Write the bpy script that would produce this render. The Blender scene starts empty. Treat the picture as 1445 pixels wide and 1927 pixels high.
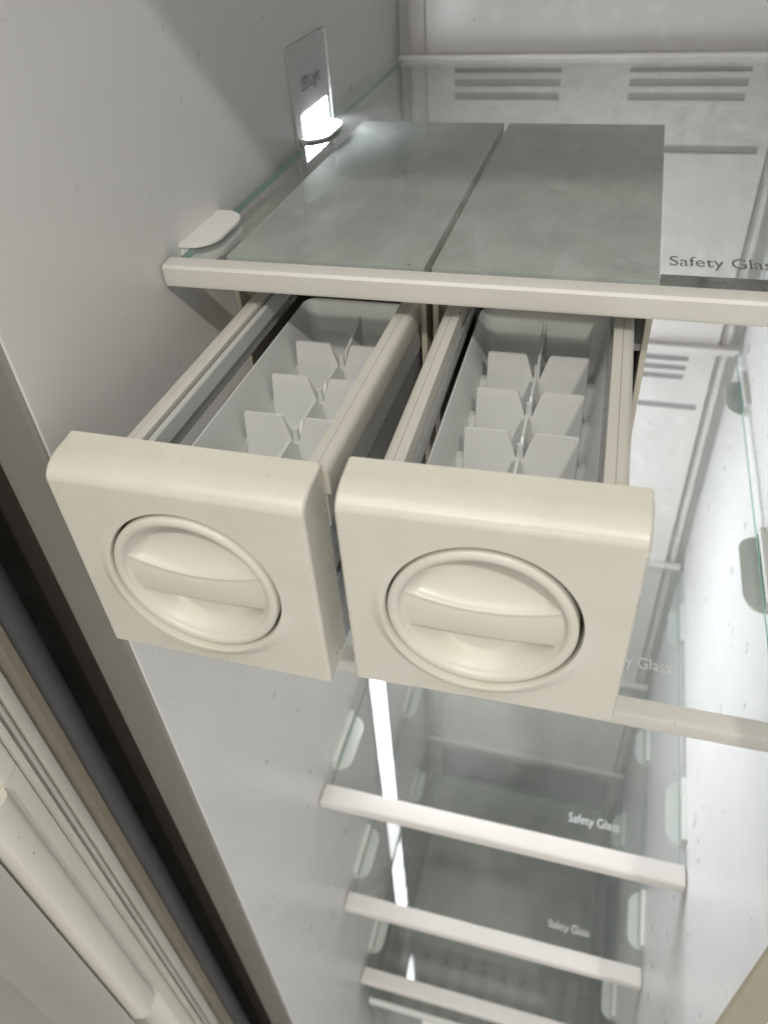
import bpy, bmesh, math, random
from mathutils import Matrix, Vector
random.seed(7)
S = bpy.context.scene
COL = S.collection
# ------------------------------------------------------------------ camera
cam = bpy.data.cameras.new('camera'); camo = bpy.data.objects.new('camera', cam); COL.objects.link(camo)
Rc = [[0.96120885, 0.26893270, -0.06125964], [0.13224787, -0.64426391, -0.75328249], [-0.24204967, 0.71596035, -0.65483795]]
Cc = (0.2190492, -0.3275059, 0.1551289)
camo.matrix_world = Matrix([[Rc[0][i], -Rc[1][i], -Rc[2][i], Cc[i]] for i in range(3)] + [[0, 0, 0, 1]])
cam.sensor_fit = 'VERTICAL'; cam.sensor_height = 36.0; cam.lens = 1459.78 / 1927 * 36
cam.clip_start = 0.005; cam.clip_end = 60
cam.dof.use_dof = True; cam.dof.focus_distance = 0.37; cam.dof.aperture_fstop = 9.5
S.camera = camo
# ------------------------------------------------------------------ world, lamps, exposure
wd = bpy.data.worlds.new('World'); S.world = wd; wd.use_nodes = True
bg = wd.node_tree.nodes['Background']; bg.inputs[0].default_value = (1.0, 0.985, 0.96, 1); bg.inputs[1].default_value = 0.56
def area(name, loc, target, size, power, color):
    l = bpy.data.lights.new(name, 'AREA'); l.energy = power; l.size = size; l.color = color; l.shape = 'DISK'
    o = bpy.data.objects.new(name, l); COL.objects.link(o); o.location = loc
    o.rotation_euler = (Vector(target) - Vector(loc)).to_track_quat('-Z', 'Y').to_euler(); return o
area('room_lamp_key', (0.85, -1.50, 1.68), (0.15, 0, -0.05), 0.10, 19, (1.0, 0.95, 0.86))
area('room_lamp_second', (-0.10, -1.9, 1.9), (0.15, 0, -0.1), 0.16, 4, (1.0, 0.92, 0.80))
area('room_lamp_far', (0.26, -3.2, 0.98), (0.2, 0, 0.0), 0.12, 4, (1.0, 0.86, 0.62))
area('room_ceiling_bounce', (-0.3, -1.4, 2.3), (0.15, 0, -0.3), 1.8, 24, (1.0, 0.97, 0.92))
S.view_settings.view_transform = 'Standard'; S.view_settings.look = 'None'
S.view_settings.exposure = 0.13; S.view_settings.gamma = 1.0
S.render.engine = 'CYCLES'
S.cycles.max_bounces = 14; S.cycles.transparent_max_bounces = 40; S.cycles.diffuse_bounces = 6; S.cycles.glossy_bounces = 6
S.cycles.caustics_reflective = False; S.cycles.caustics_refractive = False
S.cycles.sample_clamp_indirect = 4

# ------------------------------------------------------------------ dimensions (metres; x right, y into the freezer, z up, 0 = top shelf)
W, D, YF = 0.36, 0.4633, -0.112
SHELF = [(0.0, 0.0), (-0.0192, -0.2718), (0.0351, -0.591), (0.0360, -0.8538), (0.0355, -1.1101)]   # (front y, glass top z)
ZTOP, ZBOT = 0.262, -1.50

# ------------------------------------------------------------------ materials
def N(nt, t, **kw):
    n = nt.nodes.new(t)
    for k, v in kw.items():
        if k in n.inputs: n.inputs[k].default_value = v
        else: setattr(n, k, v)
    return n
def plastic(name, col, rough=0.35, grime=0.0, gcol=(0.30, 0.25, 0.16), specks=0.0, bump=0.03, bscale=350, spec=0.5, trans=0.0, stain_scale=28):
    m = bpy.data.materials.new(name); m.use_nodes = True; nt = m.node_tree
    b = nt.nodes['Principled BSDF']; L = nt.links.new
    b.inputs['Roughness'].default_value = rough; b.inputs['Specular IOR Level'].default_value = spec
    if trans: b.inputs['Subsurface Weight'].default_value = trans; b.inputs['Subsurface Radius'].default_value = (0.004, 0.004, 0.003)
    tc = N(nt, 'ShaderNodeTexCoord'); src = tc.outputs['Object']
    big = N(nt, 'ShaderNodeTexNoise', Scale=9.0, Detail=4.0); L(src, big.inputs['Vector'])
    mr = N(nt, 'ShaderNodeMapRange'); mr.inputs[1].default_value = 0.3; mr.inputs[2].default_value = 0.7; mr.inputs[3].default_value = 0.965; mr.inputs[4].default_value = 1.025
    L(big.outputs['Fac'], mr.inputs[0])
    hv = N(nt, 'ShaderNodeMix', data_type='RGBA', blend_type='MULTIPLY'); hv.inputs[0].default_value = 1
    hv.inputs[6].default_value = (*col, 1); L(mr.outputs[0], hv.inputs[7]); cur = hv.outputs[2]
    if grime:
        g = N(nt, 'ShaderNodeTexNoise', Scale=stain_scale, Detail=5.0, Roughness=0.6); L(src, g.inputs['Vector'])
        r = N(nt, 'ShaderNodeValToRGB'); r.color_ramp.elements[0].position = 0.30; r.color_ramp.elements[1].position = 1.0
        r.color_ramp.elements[0].color = (0, 0, 0, 1); r.color_ramp.elements[1].color = (grime,) * 3 + (1,)
        L(g.outputs['Fac'], r.inputs[0])
        mx = N(nt, 'ShaderNodeMix', data_type='RGBA'); L(r.outputs[0], mx.inputs[0]); L(cur, mx.inputs[6]); mx.inputs[7].default_value = (*gcol, 1); cur = mx.outputs[2]
    if specks:
        v = N(nt, 'ShaderNodeTexVoronoi', Scale=95.0); v.inputs['Randomness'].default_value = 1; 
        wob = N(nt, 'ShaderNodeTexNoise', Scale=900.0, Detail=2.0); L(src, wob.inputs['Vector'])
        ad = N(nt, 'ShaderNodeMixRGB'); ad.inputs[0].default_value = 0.0025; L(src, ad.inputs[1]); L(wob.outputs['Color'], ad.inputs[2])
        L(ad.outputs[0], v.inputs['Vector'])
        sep = N(nt, 'ShaderNodeSeparateColor'); L(v.outputs['Color'], sep.inputs[0])
        th = N(nt, 'ShaderNodeMath', operation='GREATER_THAN'); L(sep.outputs[0], th.inputs[0]); th.inputs[1].default_value = 1 - min(0.9, specks * 4)
        sz = N(nt, 'ShaderNodeMath', operation='MULTIPLY'); L(sep.outputs[1], sz.inputs[0]); sz.inputs[1].default_value = 0.10
        ds = N(nt, 'ShaderNodeMath', operation='LESS_THAN'); L(v.outputs['Distance'], ds.inputs[0]); L(sz.outputs[0], ds.inputs[1])
        an = N(nt, 'ShaderNodeMath', operation='MULTIPLY'); L(th.outputs[0], an.inputs[0]); L(ds.outputs[0], an.inputs[1])
        an2 = N(nt, 'ShaderNodeMath', operation='MULTIPLY'); L(an.outputs[0], an2.inputs[0]); an2.inputs[1].default_value = 0.75
        mx = N(nt, 'ShaderNodeMix', data_type='RGBA'); L(an2.outputs[0], mx.inputs[0]); L(cur, mx.inputs[6]); mx.inputs[7].default_value = (0.10, 0.07, 0.04, 1); cur = mx.outputs[2]
    L(cur, b.inputs['Base Color'])
    rn = N(nt, 'ShaderNodeTexNoise', Scale=45.0, Detail=6.0); L(src, rn.inputs['Vector'])
    rr = N(nt, 'ShaderNodeMapRange'); rr.inputs[1].default_value = 0.3; rr.inputs[2].default_value = 0.7; rr.inputs[3].default_value = rough * 0.8; rr.inputs[4].default_value = min(1, rough * 1.35)
    L(rn.outputs['Fac'], rr.inputs[0]); L(rr.outputs[0], b.inputs['Roughness'])
    if bump:
        bn = N(nt, 'ShaderNodeTexNoise', Scale=float(bscale), Detail=3.0); L(src, bn.inputs['Vector'])
        bp = N(nt, 'ShaderNodeBump', Strength=bump, Distance=0.001); L(bn.outputs['Fac'], bp.inputs['Height']); L(bp.outputs[0], b.inputs['Normal'])
    return m
def glass(name, tint=(0.90, 0.95, 0.93), smudge=0.10, refl=1.4, scol=(0.75, 0.77, 0.76), sscale=22, haze=0.0):
    m = bpy.data.materials.new(name); m.use_nodes = True; nt = m.node_tree; nt.nodes.clear(); L = nt.links.new
    out = N(nt, 'ShaderNodeOutputMaterial')
    tr = N(nt, 'ShaderNodeBsdfTransparent'); tr.inputs[0].default_value = (*tint, 1)
    gl = N(nt, 'ShaderNodeBsdfGlossy', Roughness=0.03)
    fr = N(nt, 'ShaderNodeFresnel', IOR=1.5)
    fm = N(nt, 'ShaderNodeMath', operation='MULTIPLY'); L(fr.outputs[0], fm.inputs[0]); fm.inputs[1].default_value = refl
    ge = N(nt, 'ShaderNodeNewGeometry'); iv = N(nt, 'ShaderNodeMath', operation='SUBTRACT'); iv.inputs[0].default_value = 1.0; L(ge.outputs['Backfacing'], iv.inputs[1])
    fr.inputs['IOR'].default_value = 1.5; fb = N(nt, 'ShaderNodeMath', operation='MULTIPLY'); L(fm.outputs[0], fb.inputs[0]); L(iv.outputs[0], fb.inputs[1]); fm = fb
    mx = N(nt, 'ShaderNodeMixShader'); L(fm.outputs[0], mx.inputs[0]); L(tr.outputs[0], mx.inputs[1]); L(gl.outputs[0], mx.inputs[2])
    tc = N(nt, 'ShaderNodeTexCoord')
    mp = N(nt, 'ShaderNodeMapping'); mp.inputs['Scale'].default_value = (1.0, 0.45, 1.0); mp.inputs['Rotation'].default_value = (0, 0, 0.7); L(tc.outputs['Object'], mp.inputs[0])
    n1 = N(nt, 'ShaderNodeTexNoise', Scale=float(sscale), Detail=10.0, Roughness=0.7, Distortion=0.6); L(mp.outputs[0], n1.inputs['Vector'])
    r1 = N(nt, 'ShaderNodeMapRange'); r1.inputs[1].default_value = 0.45; r1.inputs[2].default_value = 0.78; r1.inputs[3].default_value = haze; r1.inputs[4].default_value = haze + smudge
    L(n1.outputs['Fac'], r1.inputs[0])
    df = N(nt, 'ShaderNodeBsdfDiffuse'); df.inputs[0].default_value = (*scol, 1)
    m2 = N(nt, 'ShaderNodeMixShader'); L(r1.outputs[0], m2.inputs[0]); L(mx.outputs[0], m2.inputs[1]); L(df.outputs[0], m2.inputs[2])
    L(m2.outputs[0], out.inputs[0]); return m
def emit(name, col, st, base=(0.8, 0.8, 0.8)):
    m = bpy.data.materials.new(name); m.use_nodes = True; b = m.node_tree.nodes['Principled BSDF']
    b.inputs['Base Color'].default_value = (*base, 1); b.inputs['Emission Color'].default_value = (*col, 1); b.inputs['Emission Strength'].default_value = st
    return m
M = dict(
    liner=plastic('liner_white_plastic', (0.735, 0.73, 0.725), 0.33, 0.13, (0.40, 0.36, 0.28), 0.005, 0.02, 120, stain_scale=7),
    duct=plastic('duct_panel_plastic', (0.75, 0.725, 0.705), 0.22, 0.05, (0.42, 0.38, 0.30), 0.03, 0.015, 60, stain_scale=9),
    flange=plastic('flange_shaded_steel', (0.20, 0.195, 0.175), 0.45, 0.12, specks=0.03),  # grey darkened: the shadow on the left flange is put into the paint
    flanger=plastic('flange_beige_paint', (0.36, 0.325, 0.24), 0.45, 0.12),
    binrib=plastic('bin_rib_plastic', (0.48, 0.49, 0.48), 0.4, 0.2),
    binfloor=plastic('bin_floor_plastic', (0.44, 0.45, 0.44), 0.4, 0.2),
    recess=plastic('door_recess_shade', (0.45, 0.435, 0.41), 0.4, 0.2, stain_scale=10),  # door liner plastic darkened, shade of the recess put into its colour
    slot=plastic('vent_slot_grey', (0.27, 0.27, 0.27), 0.6),
    cream=plastic('drawer_cream_plastic', (0.605, 0.592, 0.528), 0.26, 0.30, (0.42, 0.33, 0.19), 0.07, 0.02, 500),
    dial=plastic('handle_cream_plastic', (0.615, 0.602, 0.54), 0.32, 0.32, (0.45, 0.36, 0.22), 0.09, 0.015, 500, stain_scale=45),
    rail=plastic('rail_beige_plastic', (0.53, 0.518, 0.465), 0.38, 0.22, (0.34, 0.29, 0.20), 0.10, 0.04, 600, stain_scale=60),
    frame=plastic('drawer_frame_plastic', (0.46, 0.47, 0.46), 0.35, 0.10),
    smoke_shade=plastic('smoky_shaded_wall', (0.30, 0.31, 0.32), 0.28, 0.12),  # smoky plastic, darkened: shade inside the drawer is put into its colour
    tray=plastic('tray_grey_plastic', (0.58, 0.59, 0.58), 0.34, 0.08, (0.36, 0.36, 0.34), 0.02, 0.02, 300, trans=0.15),
    trim=plastic('shelf_trim_plastic', (0.625, 0.615, 0.57), 0.33, 0.14, (0.46, 0.38, 0.26), 0.08, 0.02, 400),
    trimw=plastic('shelf_trim_white', (0.74, 0.72, 0.69), 0.35, 0.10, (0.46, 0.40, 0.30), 0.06),
    clip=plastic('clip_white_plastic', (0.80, 0.81, 0.79), 0.35, 0.06, trans=0.4),
    panel=plastic('housing_grey_panel', (0.54, 0.56, 0.535), 0.5, 0.55, (0.16, 0.17, 0.16), 0.10, 0.03, 200, stain_scale=38),
    house=plastic('housing_beige_plastic', (0.58, 0.54, 0.45), 0.4, 0.15),
    seal=plastic('dark_glass_seal', (0.085, 0.085, 0.085), 0.25, 0.30, (0.25, 0.24, 0.20), stain_scale=70),
    gasket=plastic('door_gasket_rubber', (0.55, 0.54, 0.48), 0.55, 0.35, (0.28, 0.26, 0.18), 0.10, 0.05, 250, stain_scale=22),
    gdark=plastic('gasket_brown_face', (0.20, 0.175, 0.13), 0.6, 0.2),
    hinge=plastic('hinge_edge_grey', (0.17, 0.17, 0.17), 0.5),
    gap=plastic('gap_shade_brown', (0.060, 0.050, 0.038), 0.6),  # shade of the door gap as a dark brown colour
    doorl=plastic('door_liner_plastic', (0.72, 0.70, 0.62), 0.34, 0.16, (0.44, 0.40, 0.28), 0.05, 0.03, 80, stain_scale=12),
    text=plastic('print_grey', (0.13, 0.135, 0.13), 0.6, bump=0),
    textw=plastic('print_white', (0.58, 0.60, 0.59), 0.6, bump=0),
    rust=plastic('rust_brown', (0.20, 0.10, 0.04), 0.8, bump=0),
    edge=plastic('glass_green_edge', (0.16, 0.36, 0.29), 0.12, 0.2, (0.45, 0.5, 0.45), bump=0, stain_scale=60),
    glass=glass('shelf_glass', (0.968, 0.976, 0.971), 0.06, sscale=12, haze=0.012),
    glasst=glass('top_shelf_glass', (0.955, 0.972, 0.963), 0.20, sscale=48, haze=0.015),
    clear=glass('clear_bin_plastic', (0.86, 0.88, 0.87), 0.18, 1.6, sscale=14, haze=0.04),
    led=emit('led_diffuser_glow', (0.93, 0.96, 1.0), 75.0),
    led2=emit('led_lower_glow', (0.92, 0.95, 1.0), 36.0),
    led3=emit('led_dim_glow', (0.96, 0.97, 1.0), 0.8),
    bezel=plastic('led_cover_plastic', (0.56, 0.55, 0.555), 0.32, bump=0),
)
# ------------------------------------------------------------------ mesh helpers
def box(bm, x0, x1, y0, y1, z0, z1, bev=0.0, seg=2, mi=0):
    t = bmesh.new(); r = bmesh.ops.create_cube(t, size=1)
    for v in t.verts: v.co = ((x0 + x1) / 2 + v.co.x * (x1 - x0), (y0 + y1) / 2 + v.co.y * (y1 - y0), (z0 + z1) / 2 + v.co.z * (z1 - z0))
    if bev: bmesh.ops.bevel(t, geom=list(t.edges), offset=bev, segments=seg, profile=0.6, affect='EDGES')
    join(bm, t, mi); t.free()
def join(bm, t, mi=None):
    t.verts.index_update(); vs = [bm.verts.new(v.co) for v in t.verts]
    for f in t.faces:
        try:
            n = bm.faces.new([vs[v.index] for v in f.verts]); n.material_index = f.material_index if mi is None else mi
        except ValueError: pass
def prism(bm, pts, axis, a, b, bev=0.0):
    """closed polygon pts extruded along axis from a to b; pts given as the two other coordinates in xyz order"""
    t = bmesh.new()
    def P(p, c):
        l = [p[0], p[1]]; l.insert('xyz'.index(axis), c); return l
    A = [t.verts.new(P(p, a)) for p in pts]; B = [t.verts.new(P(p, b)) for p in pts]
    n = len(pts)
    t.faces.new(A); t.faces.new(B[::-1])
    for i in range(n): t.faces.new((A[i], B[i], B[(i + 1) % n], A[(i + 1) % n]))
    bmesh.ops.recalc_face_normals(t, faces=list(t.faces))
    if bev: bmesh.ops.bevel(t, geom=list(t.edges), offset=bev, segments=2, profile=0.6, affect='EDGES')
    join(bm, t); t.free()
def obj(name, bm, mat, parent=None, angle=35, label=None):
    me = bpy.data.meshes.new(name)
    if isinstance(bm, bpy.types.Mesh): me = bm
    else:
        bmesh.ops.recalc_face_normals(bm, faces=list(bm.faces)); bm.to_mesh(me); bm.free()
        for p in me.polygons: p.use_smooth = True
        me.set_sharp_from_angle(angle=math.radians(angle))
    o = bpy.data.objects.new(name, me); COL.objects.link(o)
    if not me.materials:
        for mm in (mat if isinstance(mat, (list, tuple)) else [mat]): me.materials.append(M[mm])
    if parent is not None:
        o.parent = parent
        if 'wl' in parent.keys(): o.location = [-c for c in parent['wl']]
    if label: o['label'] = label
    if angle <= 45 and len(me.polygons) > 6:
        w = o.modifiers.new('weighted_normals', 'WEIGHTED_NORMAL'); w.keep_sharp = True
    return o
def thing(name, label, cat, loc, group=None, world=True):
    o = bpy.data.objects.new(name, None); COL.objects.link(o); o.location = loc; o.empty_display_size = 0.02
    o['label'] = label; o['category'] = cat
    if group: o['group'] = group
    if world: o['wl'] = list(loc)      # children are given in world coordinates
    return o
def bx(name, mat, parent, x0, x1, y0, y1, z0, z1, bev=0.0, seg=2):
    bm = bmesh.new(); box(bm, x0, x1, y0, y1, z0, z1, bev, seg); return obj(name, bm, mat, parent)
def text_mesh(body, width, height, origin, ex, ey, nrm):
    cu = bpy.data.curves.new('lettering', 'FONT'); cu.body = body; cu.size = 1
    t = bpy.data.objects.new('lettering_source', cu); COL.objects.link(t); bpy.context.view_layer.update()
    me = bpy.data.meshes.new_from_object(t.evaluated_get(bpy.context.evaluated_depsgraph_get()))
    bpy.data.objects.remove(t); bpy.data.curves.remove(cu)
    xs = [v.co.x for v in me.vertices]; x0, x1 = min(xs), max(xs)
    ex, ey, nrm, o = map(Vector, (ex, ey, nrm, origin))
    for v in me.vertices:
        v.co = o + ex * ((v.co.x - x0) / (x1 - x0) * width) + ey * (v.co.y / 0.70 * height) + nrm * 0.0003
    me.materials.clear(); return me
def sstep(t): t = max(0.0, min(1.0, t)); return t * t * (3 - 2 * t)

def sheet_with_holes(bm, x0, x1, z0, z1, y, holes, depth):
    """a panel facing -y with recessed rectangular slots"""
    xs = sorted({x0, x1, *[h[0] for h in holes], *[h[1] for h in holes]}); zs = sorted({z0, z1, *[h[2] for h in holes], *[h[3] for h in holes]})
    inside = lambda cx, cz: any(h[0] < cx < h[1] and h[2] < cz < h[3] for h in holes)
    V = {}
    def vert(x, yy, z):
        k = (round(x, 5), round(yy, 5), round(z, 5))
        if k not in V: V[k] = bm.verts.new(k)
        return V[k]
    for i in range(len(xs) - 1):
        for j in range(len(zs) - 1):
            if not inside((xs[i] + xs[i + 1]) / 2, (zs[j] + zs[j + 1]) / 2):
                bm.faces.new([vert(xs[i], y, zs[j]), vert(xs[i + 1], y, zs[j]), vert(xs[i + 1], y, zs[j + 1]), vert(xs[i], y, zs[j + 1])])
    for (a, b, c, d) in holes:
        for (p, q) in (((a, c), (b, c)), ((b, c), (b, d)), ((b, d), (a, d)), ((a, d), (a, c))):
            bm.faces.new([bm.verts.new((p[0], y, p[1])), bm.verts.new((q[0], y, q[1])), bm.verts.new((q[0], y + depth, q[1])), bm.verts.new((p[0], y + depth, p[1]))])

# ================================================================== cabinet
cab = thing('freezer_cabinet', 'open upright freezer compartment with grey white plastic inner walls', 'freezer', (W / 2, 0.2, ZBOT))
# left wall with soft front edge turning into the flange
def side_wall(sx, yf):
    X = (lambda v: v) if sx < 0 else (lambda v: W - v)
    pts = [(X(0), D + 0.03), (X(0), yf + 0.003)]
    for k in range(1, 7):
        a = k / 6 * math.pi / 2; pts.append((X(-0.003 * (1 - math.cos(a))), yf + 0.003 - 0.003 * math.sin(a)))
    pts += [(X(-0.026), yf)]
    for k in range(1, 5):
        a = k / 4 * math.pi / 2; pts.append((X(-0.026 - 0.003 * math.sin(a)), yf + 0.003 * (1 - math.cos(a))))
    pts += [(X(-0.029), D + 0.03)]
    bm = bmesh.new(); prism(bm, pts, 'z', ZBOT - 0.05, ZTOP + 0.05); return bm
def wall(sx, yf, fm):
    bm = side_wall(sx, yf); bm.normal_update()
    for f in bm.faces:
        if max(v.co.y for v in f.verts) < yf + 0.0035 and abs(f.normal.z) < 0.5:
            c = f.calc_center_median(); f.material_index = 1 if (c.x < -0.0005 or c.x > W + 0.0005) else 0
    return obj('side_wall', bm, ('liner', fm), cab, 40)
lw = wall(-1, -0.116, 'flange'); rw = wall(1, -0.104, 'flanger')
bx('ceiling', 'liner', cab, 0.0005, W - 0.0005, YF + 0.002, D + 0.028, ZTOP, ZTOP + 0.048, 0.006)
bx('floor', 'liner', cab, 0.0005, W - 0.0005, YF + 0.02, D + 0.028, ZBOT - 0.048, ZBOT)
bx('back_wall', 'liner', cab, 0.0005, W - 0.0005, D + 0.012, D + 0.029, ZBOT + 0.0005, ZTOP - 0.0005)
holes = []
for k, (yy, zz) in enumerate(SHELF):
    for a, b in ((0.0547, 0.152), (0.2105, 0.3095)):
        for j in range(3):
            z1 = zz - 0.0062 - 0.0112 * j - (0.006 if k else 0); holes.append((a + 0.0003 * j, b - 0.0006 * j, z1 - 0.0062, z1))
    if k < 2: holes.append((0.036, 0.3285, zz - 0.0785, zz - 0.0715))
bm = bmesh.new(); sheet_with_holes(bm, 0.0285, 0.3365, ZBOT + 0.002, ZTOP - 0.002, D, holes, 0.0014)
for (xa, xb) in ((0.0285, 0.0285), (0.3365, 0.3365)):
    bm.faces.new([bm.verts.new(c) for c in ((xa, D, ZBOT + 0.002), (xa, D + 0.0119, ZBOT + 0.002), (xa, D + 0.0119, ZTOP - 0.002), (xa, D, ZTOP - 0.002))])
dp = obj('duct_panel', bm, 'duct', cab)
for (a, b, c, d) in holes:
    bx('vent_slot', 'slot', dp, a - 0.001, b + 0.001, D + 0.0014, D + 0.0115, c - 0.001, d + 0.001)
# upright corner columns between side walls and duct panel
for x0, x1 in ((0.0115, 0.0275), (W - 0.0225, W - 0.0115)):
    bx('corner_column', 'duct', cab, x0, x1, D + 0.004, D + 0.0125, ZBOT + 0.003, ZTOP - 0.003, 0.003)
# ================================================================== LED lamps on the left wall
def led_lamp(label, y0, y1, z0, z1, wz0, wz1, mat, text):
    t = thing('led_light', label, 'lamp', (0, (y0 + y1) / 2, z0))
    pts = []
    for cy, cz, a0 in ((y1 - .004, z1 - .004, 0), (y0 + .004, z1 - .004, 90), (y0 + .004, z0 + .004, 180), (y1 - .004, z0 + .004, 270)):
        for k in range(6):
            a = math.radians(a0 + 90 * k / 5); pts.append((cy + .004 * math.cos(a), cz + .004 * math.sin(a)))
    bm = bmesh.new(); prism(bm, pts, 'x', -0.001, 0.0006); obj('cover', bm, 'bezel', t)
    bm = bmesh.new()
    cy, cz = (y0 + y1) / 2, (z0 + z1) / 2
    ring = lambda s, x: [bm.verts.new((x, p[0] + (0.0012 * s if p[0] > cy else -0.0012 * s), p[1] + (0.0012 * s if p[1] > cz else -0.0012 * s))) for p in pts]
    R = [ring(1.0, 0.0002), ring(0.8, 0.0018), ring(0.2, 0.0018), ring(0.0, 0.0004)]
    for a, b in zip(R, R[1:]):
        for i in range(len(pts)): bm.faces.new((a[i], a[(i + 1) % len(pts)], b[(i + 1) % len(pts)], b[i]))
    obj('rim', bm, 'bezel', t)
    bx('diffuser', mat, t, 0.0005, 0.00085, y0 + 0.0145, y1 - 0.0075, wz0, wz1)
    if text:
        obj('lettering', text_mesh('LED', 0.0145, 0.0085, (0.0007, y0 + 0.019, 0.0285), (0, 1, 0), (0, 0, 1), (1, 0, 0)), 'text', t)
        obj('lettering', text_mesh('Light', 0.0200, 0.0085, (0.0007, y0 + 0.0360, 0.0285), (0, 1, 0), (0, 0, 1), (1, 0, 0)), 'text', t)
    return t
led_lamp('lit LED light cover with LEDLight lettering on grey side wall above glass shelf', 0.1985, 0.2720, -0.045, 0.0570, -0.003, 0.0150, 'led', True)
led_lamp('tall LED light on side wall below the top shelf, behind the pulled out drawers', 0.1985, 0.2720, -0.588, -0.150, -0.582, -0.180, 'led2', False)
led_lamp('tall dim LED light on side wall under the second glass shelf below the drawers', 0.1985, 0.2720, -0.846, -0.600, -0.840, -0.606, 'led3', False)
led_lamp('tall dim LED light on side wall under the third glass shelf below the drawers', 0.1985, 0.2720, -1.102, -0.864, -1.098, -0.870, 'led3', False)

# ================================================================== shelves
def half_moon(y0, y1, depth, sx):
    pts = [(0, y0), (0, y1)]
    n = 10; r = min(0.016, (y1 - y0) * 0.32)
    for k in range(n + 1):
        a = k / n * math.pi / 2; pts.append((depth - depth * 0.75 * (1 - math.cos(math.pi / 2 - a)) * 1.0, y1 - r + r * math.sin(math.pi / 2 - a)))
    for k in range(n + 1):
        a = k / n * math.pi / 2; pts.append((depth - depth * 0.75 * (1 - math.cos(a)), y0 + r - r * math.sin(a)))
    return [(p[0] if sx < 0 else -p[0], p[1]) for p in pts]
TXT_SHELF = 'Safety Glass'
def shelf(k, yf, z, label):
    t = thing('glass_shelf', label, 'shelf', (W / 2, yf, z - 0.012), 'glass shelves in the freezer')
    top = k == 0
    gm = 'glasst' if top else 'glass'
    bm = bmesh.new(); box(bm, 0.006, W - 0.006, yf + 0.009, D - 0.004, z - 0.0042, z)
    for f in bm.faces:
        if abs(f.normal.z) < 0.5: f.material_index = 1
    bm.faces.ensure_lookup_table(); bm.normal_update()
    for f in bm.faces: f.material_index = 0 if abs(f.normal.z) > 0.5 else 1
    obj('glass_pane', bm, (gm, 'edge'), t)
    # front trim: a C profile gripping the pane
    lip = 0.0098 if top else (0.0135 if k == 1 else 0.020); lt = 0.0010 if top else 0.0024
    pr = [(0.0012, lt * 0.5), (0.0040, lt), (lip, lt), (lip, 0.0002), (0.0089, 0.0002), (0.0089, -0.0044), (lip, -0.0044), (lip, -0.0112), (0.0022, -0.0112), (0.0006, -0.0104), (0.0, -0.0088), (0.0, -0.0008)]
    bm = bmesh.new(); prism(bm, [(yf + a, z + b) for a, b in pr], 'x', 0.0012, W - 0.0012, 0.0)
    es = [e for e in bm.edges if all(abs(v.co.x - 0.0012) < 1e-6 for v in e.verts) or all(abs(v.co.x - W + 0.0012) < 1e-6 for v in e.verts)]
    bmesh.ops.bevel(bm, geom=es, offset=0.0008, segments=2, affect='EDGES')
    obj('front_trim', bm, 'trim' if k < 2 else 'trimw', t)
    if top: bx('glass_seal', 'seal', t, 0.2405, W - 0.004, yf + 0.0178, yf + 0.0252, z - 0.0075, z - 0.0045, 0.0006); bx('glass_seal', 'seal', t, 0.2405, W - 0.004, yf + 0.0262, yf + 0.0345, z - 0.0075, z - 0.0045, 0.0006)
    bx('back_trim', 'trimw', t, 0.004, W - 0.004, D - 0.010, D - 0.0005, z + 0.0002, z + 0.0042, 0.0012)
    bx('back_trim', 'trimw', t, 0.004, W - 0.004, D - 0.0042, D - 0.0005, z - 0.0075, z - 0.0002, 0.0008)
    ys = ((0.0225, 0.0725), (0.204, 0.256)) if top else ((0.079, 0.147), (0.33, 0.39))
    if k == 1: ys = ((0.096, 0.176), (0.35, 0.41))
    for sx, xw in ((-1, 0.0), (1, W)):
        for (a, b) in ys:
            hm = [(xw + p[0], p[1]) for p in half_moon(a, b, 0.0185, sx)]
            bm = bmesh.new(); prism(bm, hm, 'z', z + 0.0003, z + 0.0021, 0.0003) if top else prism(bm, hm, 'z', z - 0.0085, z - 0.0062, 0.0003)
            c = obj('wall_clip', bm, 'clip', t)
            if top: bm = bmesh.new(); prism(bm, hm, 'z', z - 0.0078, z - 0.0045, 0.0003); obj('clip_base', bm, 'clip', c)
            x0, x1 = (0.0002, 0.0050) if sx < 0 else (W - 0.0050, W - 0.0002)
            bx('clip_web', 'clip', c, x0, x1, a + 0.001, b - 0.001, z - (0.0045 if top else 0.0066), z + (0.0002 if top else 0.006))
    if k == 0: obj('lettering', text_mesh(TXT_SHELF, 0.0475, 0.0105, (0.2435, 0.0335, z), (1, 0, 0), (0, 1, 0), (0, 0, 1)), 'text', t)  # same print as on lower shelves, its unlit look put into darker grey
    elif k < 4:
        yl = yf + 0.040; obj('lettering', text_mesh(TXT_SHELF, 0.0485, 0.0095, (0.2425 if k == 1 else 0.249, yl, z), (1, 0, 0), (0, 1, 0), (0, 0, 1)), 'textw', t)
    return t
labels = ['top glass shelf with cream front trim and grey panels hanging beneath it',
          'glass shelf right below the pulled out ice drawers with cream front trim',
          'second glass shelf below the drawers with white front trim and green edged clips',
          'third glass shelf below the drawers with white front trim',
          'lowest glass shelf with white front trim above the clear bin']
for k, (yf, z) in enumerate(SHELF): shelf(k, yf, z, labels[k])

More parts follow.
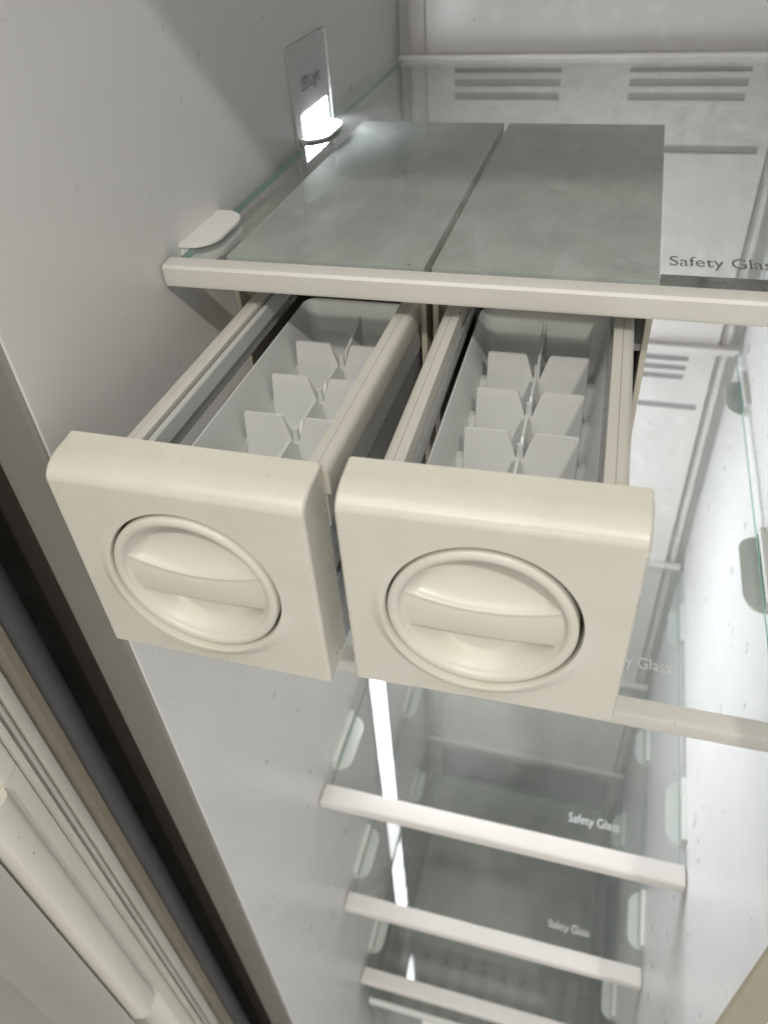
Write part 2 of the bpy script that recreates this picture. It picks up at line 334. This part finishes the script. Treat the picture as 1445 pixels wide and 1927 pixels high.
# ================================================================== drawer housings hanging under the top shelf
def housing(x0, x1, label):
    t = thing('drawer_housing', label, 'drawer housing', ((x0 + x1) / 2, 0.15, -0.135), 'housings under the top shelf')
    y0, y1 = 0.0275, 0.2763
    bx('top_panel', 'panel', t, x0, x1, y0, y1, -0.0086, -0.0048, 0.0008)
    for a in (x0, x1 - 0.003): bx('side_panel', 'house', t, a, a + 0.003, y0 + 0.001, y1 - 0.001, -0.134, -0.0086, 0.0006)
    bx('back_panel', 'house', t, x0 + 0.003, x1 - 0.003, y1 - 0.004, y1 - 0.001, -0.134, -0.0086)
    bx('floor_panel', 'house', t, x0 + 0.003, x1 - 0.003, y0 + 0.002, y1 - 0.004, -0.137, -0.133)
    for s, a in ((1, x0 + 0.003), (-1, x1 - 0.003)):
        bx('guide_ledge', 'frame', t, min(a, a + s * 0.007), max(a, a + s * 0.007), y0 + 0.004, y1 - 0.004, -0.0435, -0.0395, 0.0006)
housing(0.0236, 0.1302, 'grey topped drawer housing under top shelf beside the lit LED wall')
housing(0.1336, 0.2402, 'grey topped drawer housing under top shelf beside the Safety Glass lettering')

# ================================================================== ice drawers
PW, PH, PD = 0.110, 0.106, 0.023
DC, DR = (0.055, 0.0505), 0.0385            # hole centre and radius on the plate
def plate_mesh():
    bm = bmesh.new()
    cur = [(0.015 * (1 - math.cos(a)), PH - 0.0085 + 0.0080 * math.sin(a)) for a in [k / 9 * math.pi / 2 for k in range(10)]]
    cur[-1] = (0.015, PH - 0.0005)
    prof = [(0.0, 0.0010)] + cur + [(PD - 0.0008, PH + 0.0003), (PD, PH - 0.0005), (PD, 0.0008), (PD - 0.0008, 0.0), (0.0010, 0.0)]
    cy, cz = PD / 2, PH / 2
    st = [(0.0, 0.0016), (0.0004, 0.0008), (0.0010, 0.0002), (0.0018, 0.0), (PW - 0.0018, 0.0), (PW - 0.0010, 0.0002), (PW - 0.0004, 0.0008), (PW, 0.0016)]
    rings = []
    for x, e in st:
        rings.append([bm.verts.new((x, cy + (p[0] - cy) * (1 - e / cy), cz + (p[1] - cz) * (1 - e / cz))) for p in prof])
    n = len(prof)
    for s in range(len(st) - 1):
        for i in range(n):
            if s == 3 and i == 0: continue      # the flat front: built below with its hole
            bm.faces.new((rings[s][i], rings[s + 1][i], rings[s + 1][(i + 1) % n], rings[s][(i + 1) % n]))
    bm.faces.new(rings[0]); bm.faces.new(rings[-1][::-1])
    # flat front with hole and flared collar
    x0, x1, z0, z1 = 0.0018, PW - 0.0018, 0.0010, PH - 0.0085
    ang = set(2 * math.pi * k / 144 for k in range(144))
    for c in ((x0, z0), (x1, z0), (x1, z1), (x0, z1)): ang.add(math.atan2(c[1] - DC[1], c[0] - DC[0]) % (2 * math.pi))
    ang = sorted(ang); rr = [DR, DR * 1.012, DR * 1.04, DR * 1.075, DR * 1.12, DR * 1.17]; ss = [0.60, 0.95, 1.0, 0.72, 0.25, 0.0]
    cols = []
    for a in ang:
        c, s = math.cos(a), math.sin(a)
        A = 0.0030 * max(0.0, 0.25 + math.cos(a - math.radians(245))) / 1.25
        col = []
        tmax = min([t for t in (((x1 - DC[0]) / c) if c > 1e-9 else 9, ((x0 - DC[0]) / c) if c < -1e-9 else 9, ((z1 - DC[1]) / s) if s > 1e-9 else 9, ((z0 - DC[1]) / s) if s < -1e-9 else 9)])
        for q, (r, w) in enumerate(zip(rr, ss)):
            r = min(r, tmax * (0.985 - 0.002 * (5 - q)))
            col.append(bm.verts.new((DC[0] + r * c, -A * w, DC[1] + r * s)))
        col.append(bm.verts.new((DC[0] + tmax * c, 0, DC[1] + tmax * s)))
        col.insert(0, bm.verts.new((DC[0] + (DR - 0.0004) * c, 0.0010, DC[1] + (DR - 0.0004) * s)))
        col.insert(0, bm.verts.new((DC[0] + (DR - 0.0008) * c, 0.0180, DC[1] + (DR - 0.0008) * s)))
        cols.append(col)
    m = len(cols)
    for i in range(m):
        a, b = cols[i], cols[(i + 1) % m]
        for q in range(len(a) - 1): bm.faces.new((a[q], a[q + 1], b[q + 1], b[q]))
    bm.faces.new([c[0] for c in cols])
    bmesh.ops.remove_doubles(bm, verts=list(bm.verts), dist=0.00002)
    return bm
def dial_mesh():
    """heightfield disc: rounded rim, two scooped pockets and the grip bar between them"""
    bm = bmesh.new(); R = 0.0371; NR, NS = 120, 280
    rs = [R * (k / NR) for k in range(NR + 1)]
    def depth(x, z):
        r = math.hypot(x, z)
        rim = -0.0013 * max(0.0, 1 - ((r - 0.0347) / 0.0024) ** 2) ** 0.7 if abs(r - 0.0347) < 0.0024 else 0.0
        s = sstep((0.0332 - r) / 0.0075)
        s2 = sstep((0.0332 - r) / 0.0022)
        u = x / 0.033
        zu = 0.0042 + 0.0064 * u * u
        zl = -0.0114 + 0.0016 * u * u
        e = 0.0026
        pu = min(1.0, max(0.0, (z - zu) / 0.020)) ** 0.75; pl = sstep((zl - z) / e)
        fu = 1.0; fl = 1.0 - 0.50 * sstep((zl - z) / 0.024)
        bar = (0.0012 + 0.0008 * min(1.0, abs(2 * (z - (zu + zl) / 2) / (zu - zl))) ** 2.2) * s2
        lip = -0.0005 * math.exp(-((z - zu + 0.0004) / 0.0009) ** 2) * s2
        d = bar + lip + pu * (0.0165 * s * fu - bar) * 1.0 + pl * (0.0125 * s * fl - bar)
        if pu > 0 or pl > 0: d = max(d, 0.0010 * s2)
        return rim + d
    c = bm.verts.new((0, depth(0, 0), 0)); prev = None
    for k in range(1, NR + 1):
        ring = []
        for i in range(NS):
            a = 2 * math.pi * i / NS; x, z = rs[k] * math.cos(a), rs[k] * math.sin(a)
            ring.append(bm.verts.new((x, depth(x, z), z)))
        if prev is None:
            for i in range(NS): bm.faces.new((c, ring[i], ring[(i + 1) % NS]))
        else:
            for i in range(NS): bm.faces.new((prev[i], ring[i], ring[(i + 1) % NS], prev[(i + 1) % NS]))
        prev = ring
    low = [bm.verts.new((v.co.x, 0.0178, v.co.z)) for v in prev]
    for i in range(NS): bm.faces.new((prev[i], low[i], low[(i + 1) % NS], prev[(i + 1) % NS]))
    return bm
plate_data = dial_data = None
BW, LEN = 0.0905, 0.345
def ice_drawer(label, loc, yaw, off):
    global plate_data, dial_data
    t = thing('pull_out_ice_box', label, 'drawer', loc, 'ice drawers pulled out from under the top shelf', world=False)
    t.rotation_euler = (0, 0, yaw)
    if plate_data is None:
        p = obj('front_panel', plate_mesh(), 'cream', t, 30); plate_data = p.data
    else: p = obj('front_panel', plate_data, 'cream', t)
    p.location = (off, 0, 0)
    if dial_data is None:
        d = obj('round_handle', dial_mesh(), 'dial', p, 60); dial_data = d.data
    else: d = obj('round_handle', dial_data, 'dial', p)
    d.location = (DC[0] - 0.0006, 0.0006, DC[1] - 0.0009)
    y0, y1 = PD - 0.001, LEN
    for s in (0, 1):
        X = (lambda a, b: (a, b)) if s == 0 else (lambda a, b: (BW - b, BW - a))
        pf = [(0.0, 0.0915), (0.0, 0.1003), (0.0008, 0.1023), (0.0022, 0.1034), (0.0049, 0.1036), (0.0050, 0.1033), (0.0050, 0.0915)]
        bm = bmesh.new(); prism(bm, [((x if s == 0 else BW - x), z) for x, z in pf], 'y', y0, y1); obj('rail_cap', bm, 'rail', t, 50)
        a, b = X(0.00505, 0.0092); bx('rail', 'rail', t, a, b, y0, y1, 0.0860, 0.1037, 0.0004)
        a, b = X(0.0099, 0.0130)
        if s == 0 and off < -0.015: bx('inner_bead', 'frame', t, a, b, y0, y1, 0.0935, 0.1022, 0.0014, 3)
        a, b = X(0.0090, 0.0104); bx('inner_wall', 'smoke_shade', t, a, b, y0, y1, 0.0860, 0.0950, 0.0004)
        if s: bx('side_band', 'frame', t, BW - 0.0060, BW - 0.0016, y0, y1, 0.0740, 0.0914, 0.0012); bx('side_ledge', 'smoke_shade', t, BW - 0.0060, BW - 0.0032, y0, y1, 0.0480, 0.0740, 0.0008)
        a, b = X(0.0040, 0.0070); bx('lower_band', 'smoke_shade', t, a, b, y0, y1, 0.0030, 0.0420, 0.0008)
        a, b = X(0.0042, 0.0068); bx('upright', 'smoke_shade', t, a, b, 0.225, 0.231, 0.0415, 0.0855)
    bx('back_panel', 'smoke_shade', t, 0.0045, BW - 0.0045, y1 - 0.003, y1 - 0.0002, 0.003, 0.085, 0.0006)
    bx('floor_panel', 'smoke_shade', t, 0.0040, BW - 0.0040, y0, y1 - 0.003, 0.0008, 0.0034)
    return t
ice_drawer('cream fronted ice drawer with round handle pulled out beside the open freezer door', (0.0355, -0.1355, -0.1260), -0.010, -0.0218)
ice_drawer('cream fronted ice drawer with round handle pulled out on the Safety Glass side', (0.1450, -0.1318, -0.1246), 0.022, -0.0115)

# ================================================================== ice cube trays
TH, TB, TZ = 0.0350, 0.0290, -0.0400       # half width at rim, at floor; floor depth below the rim
def tray(label, cx, ys, yaw, TH):
    """ys: divider positions in the tray's own y"""
    t = thing('ice_cube_tray', label, 'ice tray', (cx, 0, -0.0410), 'ice cube trays inside the drawers', world=False)
    t.rotation_euler = (0, 0, yaw)
    ya, yb = ys[-1] - 0.032, ys[0] + 0.036
    def ringpts(hw, ins, z, rad):
        out = []
        for cxx, cyy, a0 in ((hw - rad, yb - ins - rad, 0), (-hw + rad, yb - ins - rad, 90), (-hw + rad, ya + ins + rad, 180), (hw - rad, ya + ins + rad, 270)):
            for k in range(7):
                a = math.radians(a0 + 15 * k); out.append((cxx + rad * math.cos(a), cyy + rad * math.sin(a), z))
        return out
    bm = bmesh.new()
    prof = [(TH + 0.0014, -0.0014, -0.0030, 0.008), (TH + 0.0015, -0.0015, -0.0002, 0.008), (TH + 0.0011, -0.0011, 0.0004, 0.008), (TH + 0.0004, -0.0004, 0.0002, 0.007), (TH, 0.0, -0.0010, 0.0065),
            (TH - 0.0018, 0.0030, -0.010, 0.0065), (TH - 0.0034, 0.0055, -0.020, 0.006), (TH - 0.0048, 0.0075, -0.028, 0.0055), (TH - 0.0070, 0.0095, -0.0335, 0.005), (TH - 0.0142, 0.0128, -0.0365, 0.0045), (TH - 0.0180, 0.0165, TZ + 0.002, 0.004)]
    R = [[bm.verts.new(p) for p in ringpts(*q)] for q in prof]; n = len(R[0])
    for a, b in zip(R, R[1:]):
        for i in range(n): bm.faces.new((a[i], a[(i + 1) % n], b[(i + 1) % n], b[i]))
    bm.faces.new(R[-1])
    obj('shell', bm, 'tray', t, 50)
    # cross dividers: one tab on either side of the long rib
    for y in ys:
        for s in (-1, 1):
            top = [(0.0, -0.0205), (0.0018, -0.0202), (0.0026, -0.0172), (0.0056, -0.0078), (0.0066, -0.0070), (0.0244, -0.0070), (0.0254, -0.0076), (0.0257, -0.0195), (0.0264, -0.0222), (TH - 0.0030, -0.0236)]
            bm = bmesh.new(); F = []; 
            def th(z): return 0.0007 + 0.0070 * max(0.0, (-0.009 - z) / 0.032) ** 1.5
            for side in (-1, 1):
                up = [bm.verts.new((s * x, y + side * th(z), z)) for x, z in top]
                lo = [bm.verts.new((s * min(x, TH - 0.0085), y + side * th(TZ), TZ - 0.0005)) for x, z in top]
                mid = [bm.verts.new((s * min(x, TH - 0.0046), y + side * th(-0.031), -0.031)) for x, z in top]
                for i in range(len(top) - 1):
                    bm.faces.new((up[i], up[i + 1], mid[i + 1], mid[i])); bm.faces.new((mid[i], mid[i + 1], lo[i + 1], lo[i]))
                F.append(up)
            for i in range(len(top) - 1): bm.faces.new((F[0][i], F[0][i + 1], F[1][i + 1], F[1][i]))
            obj('divider', bm, 'tray', t, 40)
    # long rib, dipping where it meets the cross dividers
    tops = [(yb - 0.0008, -0.0040), (yb - 0.006, -0.0100)]
    for y in ys: tops += [(y + 0.0080, -0.0150), (y + 0.0034, -0.0200), (y - 0.0034, -0.0203), (y - 0.0080, -0.0150)]
    tops += [(ya + 0.0008, -0.014)]
    bm = bmesh.new(); F = []
    for side in (-1, 1):
        up = [bm.verts.new((side * 0.0007, y, z)) for y, z in tops]; mid = [bm.verts.new((side * 0.0032, y, -0.030)) for y, z in tops]; lo = [bm.verts.new((side * 0.0065, y, TZ - 0.0005)) for y, z in tops]
        for i in range(len(tops) - 1):
            bm.faces.new((up[i], up[i + 1], mid[i + 1], mid[i])); bm.faces.new((mid[i], mid[i + 1], lo[i + 1], lo[i]))
        F.append(up)
    for i in range(len(tops) - 1): bm.faces.new((F[0][i], F[0][i + 1], F[1][i + 1], F[1][i]))
    obj('long_rib', bm, 'tray', t, 40)
    for y in ys:
        bm = bmesh.new(); bmesh.ops.create_cone(bm, cap_ends=True, segments=14, radius1=0.0022, radius2=0.0015, depth=0.014, matrix=Matrix.Translation((0, y - 0.0006, -0.0200)))
        obj('peg', bm, 'tray', t, 40)
    return t
tray('grey ice cube tray in the drawer beside the LED wall', 0.0840, [0.0215, -0.0130, -0.0480, -0.0825], -0.008, 0.0305)
tray('grey ice cube tray in the drawer on the Safety Glass side', 0.1888, [0.0275, -0.0072, -0.0412, -0.0757], 0.016, 0.0332)

# ================================================================== clear bin under the lowest shelf
def bin_(label, z0, z1):
    t = thing('clear_bin', label, 'bin', (W / 2, 0.2, z0))
    x0, x1, y0, y1 = 0.016, W - 0.016, 0.030, 0.43
    w = 0.003
    bx('front_panel', 'clear', t, x0, x1, y0, y0 + w, z0, z1, 0.0008)
    bx('back_panel', 'clear', t, x0, x1, y1 - w, y1, z0, z1 - 0.03, 0.0008)
    for a in (x0, x1 - w): bx('side_panel', 'clear', t, a, a + w, y0 + w, y1 - w, z0, z1 - 0.01, 0.0008)
    bx('floor_panel', 'binfloor', t, x0 + w, x1 - w, y0 + w, y1 - w, z0, z0 + w)
    bx('rim', 'clip', t, x0 - 0.002, x1 + 0.002, y0 - 0.006, y0 - 0.0002, z1 - 0.016, z1, 0.002)
    bx('grip', 'clip', t, x0 + 0.08, x1 - 0.08, y0 - 0.018, y0 - 0.006, z1 - 0.014, z1 - 0.010, 0.0015)
    for i in range(9):
        x = x0 + 0.03 + i * 0.034
        bx('floor_rib', 'binrib', t, x - 0.009, x + 0.009, y0 + 0.02, 0.20, z0 + w, z0 + w + 0.004, 0.0015)
        for y in (0.08, 0.125, 0.17): bx('drain_slot', 'slot', t, x + 0.0155, x + 0.0185, y, y + 0.010, z0 + w, z0 + w + 0.001)
for (xa, xb, za, zb) in ((0.030, 0.334, -1.245, -1.140),): bx('rear_dark_band', 'slot', dp, xa, xb, D - 0.0010, D + 0.0002, za, zb)  # flat slab, the darkness of the void behind the bin is its colour
bin_('clear plastic bin with ribbed floor under the lowest glass shelf', -1.36, -1.145)

# ================================================================== open door at the left
door = thing('freezer_door', 'open freezer door with ribbed cream gasket and moulded plastic liner', 'door', (-0.08, -0.2, ZBOT))
ZD0, ZD1 = -1.45, 0.30
def zprism(name, pts, mat, z0=ZD0, z1=ZD1, parent=door, bev=0.0, ang=35):
    bm = bmesh.new(); prism(bm, pts, 'z', z0, z1, bev); return obj(name, bm, mat, parent, ang)
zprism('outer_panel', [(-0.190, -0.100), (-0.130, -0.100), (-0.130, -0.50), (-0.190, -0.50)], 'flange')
zprism('hinge_edge', [(-0.130, -0.095), (-0.0900, -0.098), (-0.0760, -0.103), (-0.0660, -0.1095), (-0.0590, -0.1175), (-0.0550, -0.1265), (-0.0535, -0.1350), (-0.056, -0.1365), (-0.130, -0.1365)], 'hinge', ang=60)
zprism('gasket_face', [(-0.130, -0.1370), (-0.0535, -0.1370), (-0.0500, -0.1385), (-0.0505, -0.1440), (-0.0545, -0.1500), (-0.130, -0.1500)], 'gdark', bev=0.0004)
# ribbed gasket
gp = [(-0.130, -0.1502)]
gp += [(-0.0540, -0.1503), (-0.0505, -0.1512), (-0.0498, -0.1535), (-0.0500, -0.1572), (-0.0512, -0.1580), (-0.0536, -0.1584), (-0.0536, -0.1594), (-0.0510, -0.1599), (-0.0502, -0.1612), (-0.0506, -0.1628), (-0.0530, -0.1634), (-0.0530, -0.1644), (-0.0504, -0.1650), (-0.0490, -0.1664), (-0.0494, -0.1684), (-0.0530, -0.1700)]
gp.append((-0.130, -0.1700)); zprism('gasket', gp, 'gasket', ang=50)
# moulded liner: ledge, dike and recess
def curve(p0, p1, bulge, n=6):
    out = []
    for k in range(n + 1):
        t_ = k / n; b = math.sin(math.pi * t_) * bulge; out.append((p0[0] + (p1[0] - p0[0]) * t_ + b, p0[1] + (p1[1] - p0[1]) * t_))
    return out
dike = [(-0.130, -0.1702), (-0.0525, -0.1702), (-0.0512, -0.1712)] + curve((-0.0508, -0.1725), (-0.0500, -0.1830), 0.0003) + curve((-0.0490, -0.1842), (-0.0462, -0.1862), -0.0002, 3) + curve((-0.0452, -0.1875), (-0.0445, -0.2000), 0.0006) + [(-0.0452, -0.2022), (-0.0472, -0.2038), (-0.0560, -0.2060), (-0.130, -0.2080)]
zprism('liner_dike', dike, 'doorl', -0.505, -0.2055, ang=28)
low = [(-0.130, -0.1702), (-0.0525, -0.1702), (-0.0512, -0.1712)] + curve((-0.0508, -0.1725), (-0.0502, -0.1825), 0.0003) + [(-0.0520, -0.1860), (-0.0590, -0.1930), (-0.0680, -0.2040), (-0.130, -0.2080)]
zprism('liner_dike', low, 'doorl', ZD0, -0.5055, ang=28); zprism('liner_dike', low, 'doorl', -0.2050, ZD1, ang=50)
zprism('liner_panel', [(-0.130, -0.2082), (-0.0520, -0.2075), (-0.0600, -0.2120), (-0.0900, -0.2150)] + curve((-0.1080, -0.2250), (-0.1050, -0.30), 0.002) + [(-0.1000, -0.42), (-0.050, -0.435), (-0.050, -0.46), (-0.130, -0.47)], 'recess', ang=50)
# hinge side of the cabinet: added slab, gap shade put into its colour
zprism('gap_shade_slab', [(-0.0295, -0.080), (-0.150, -0.080), (-0.150, -0.060), (-0.0295, -0.060)], 'gap', parent=cab)

# ------------------------------------------------------------------ clean helper properties
for o in list(S.objects):
    if 'wl' in o.keys(): del o['wl']
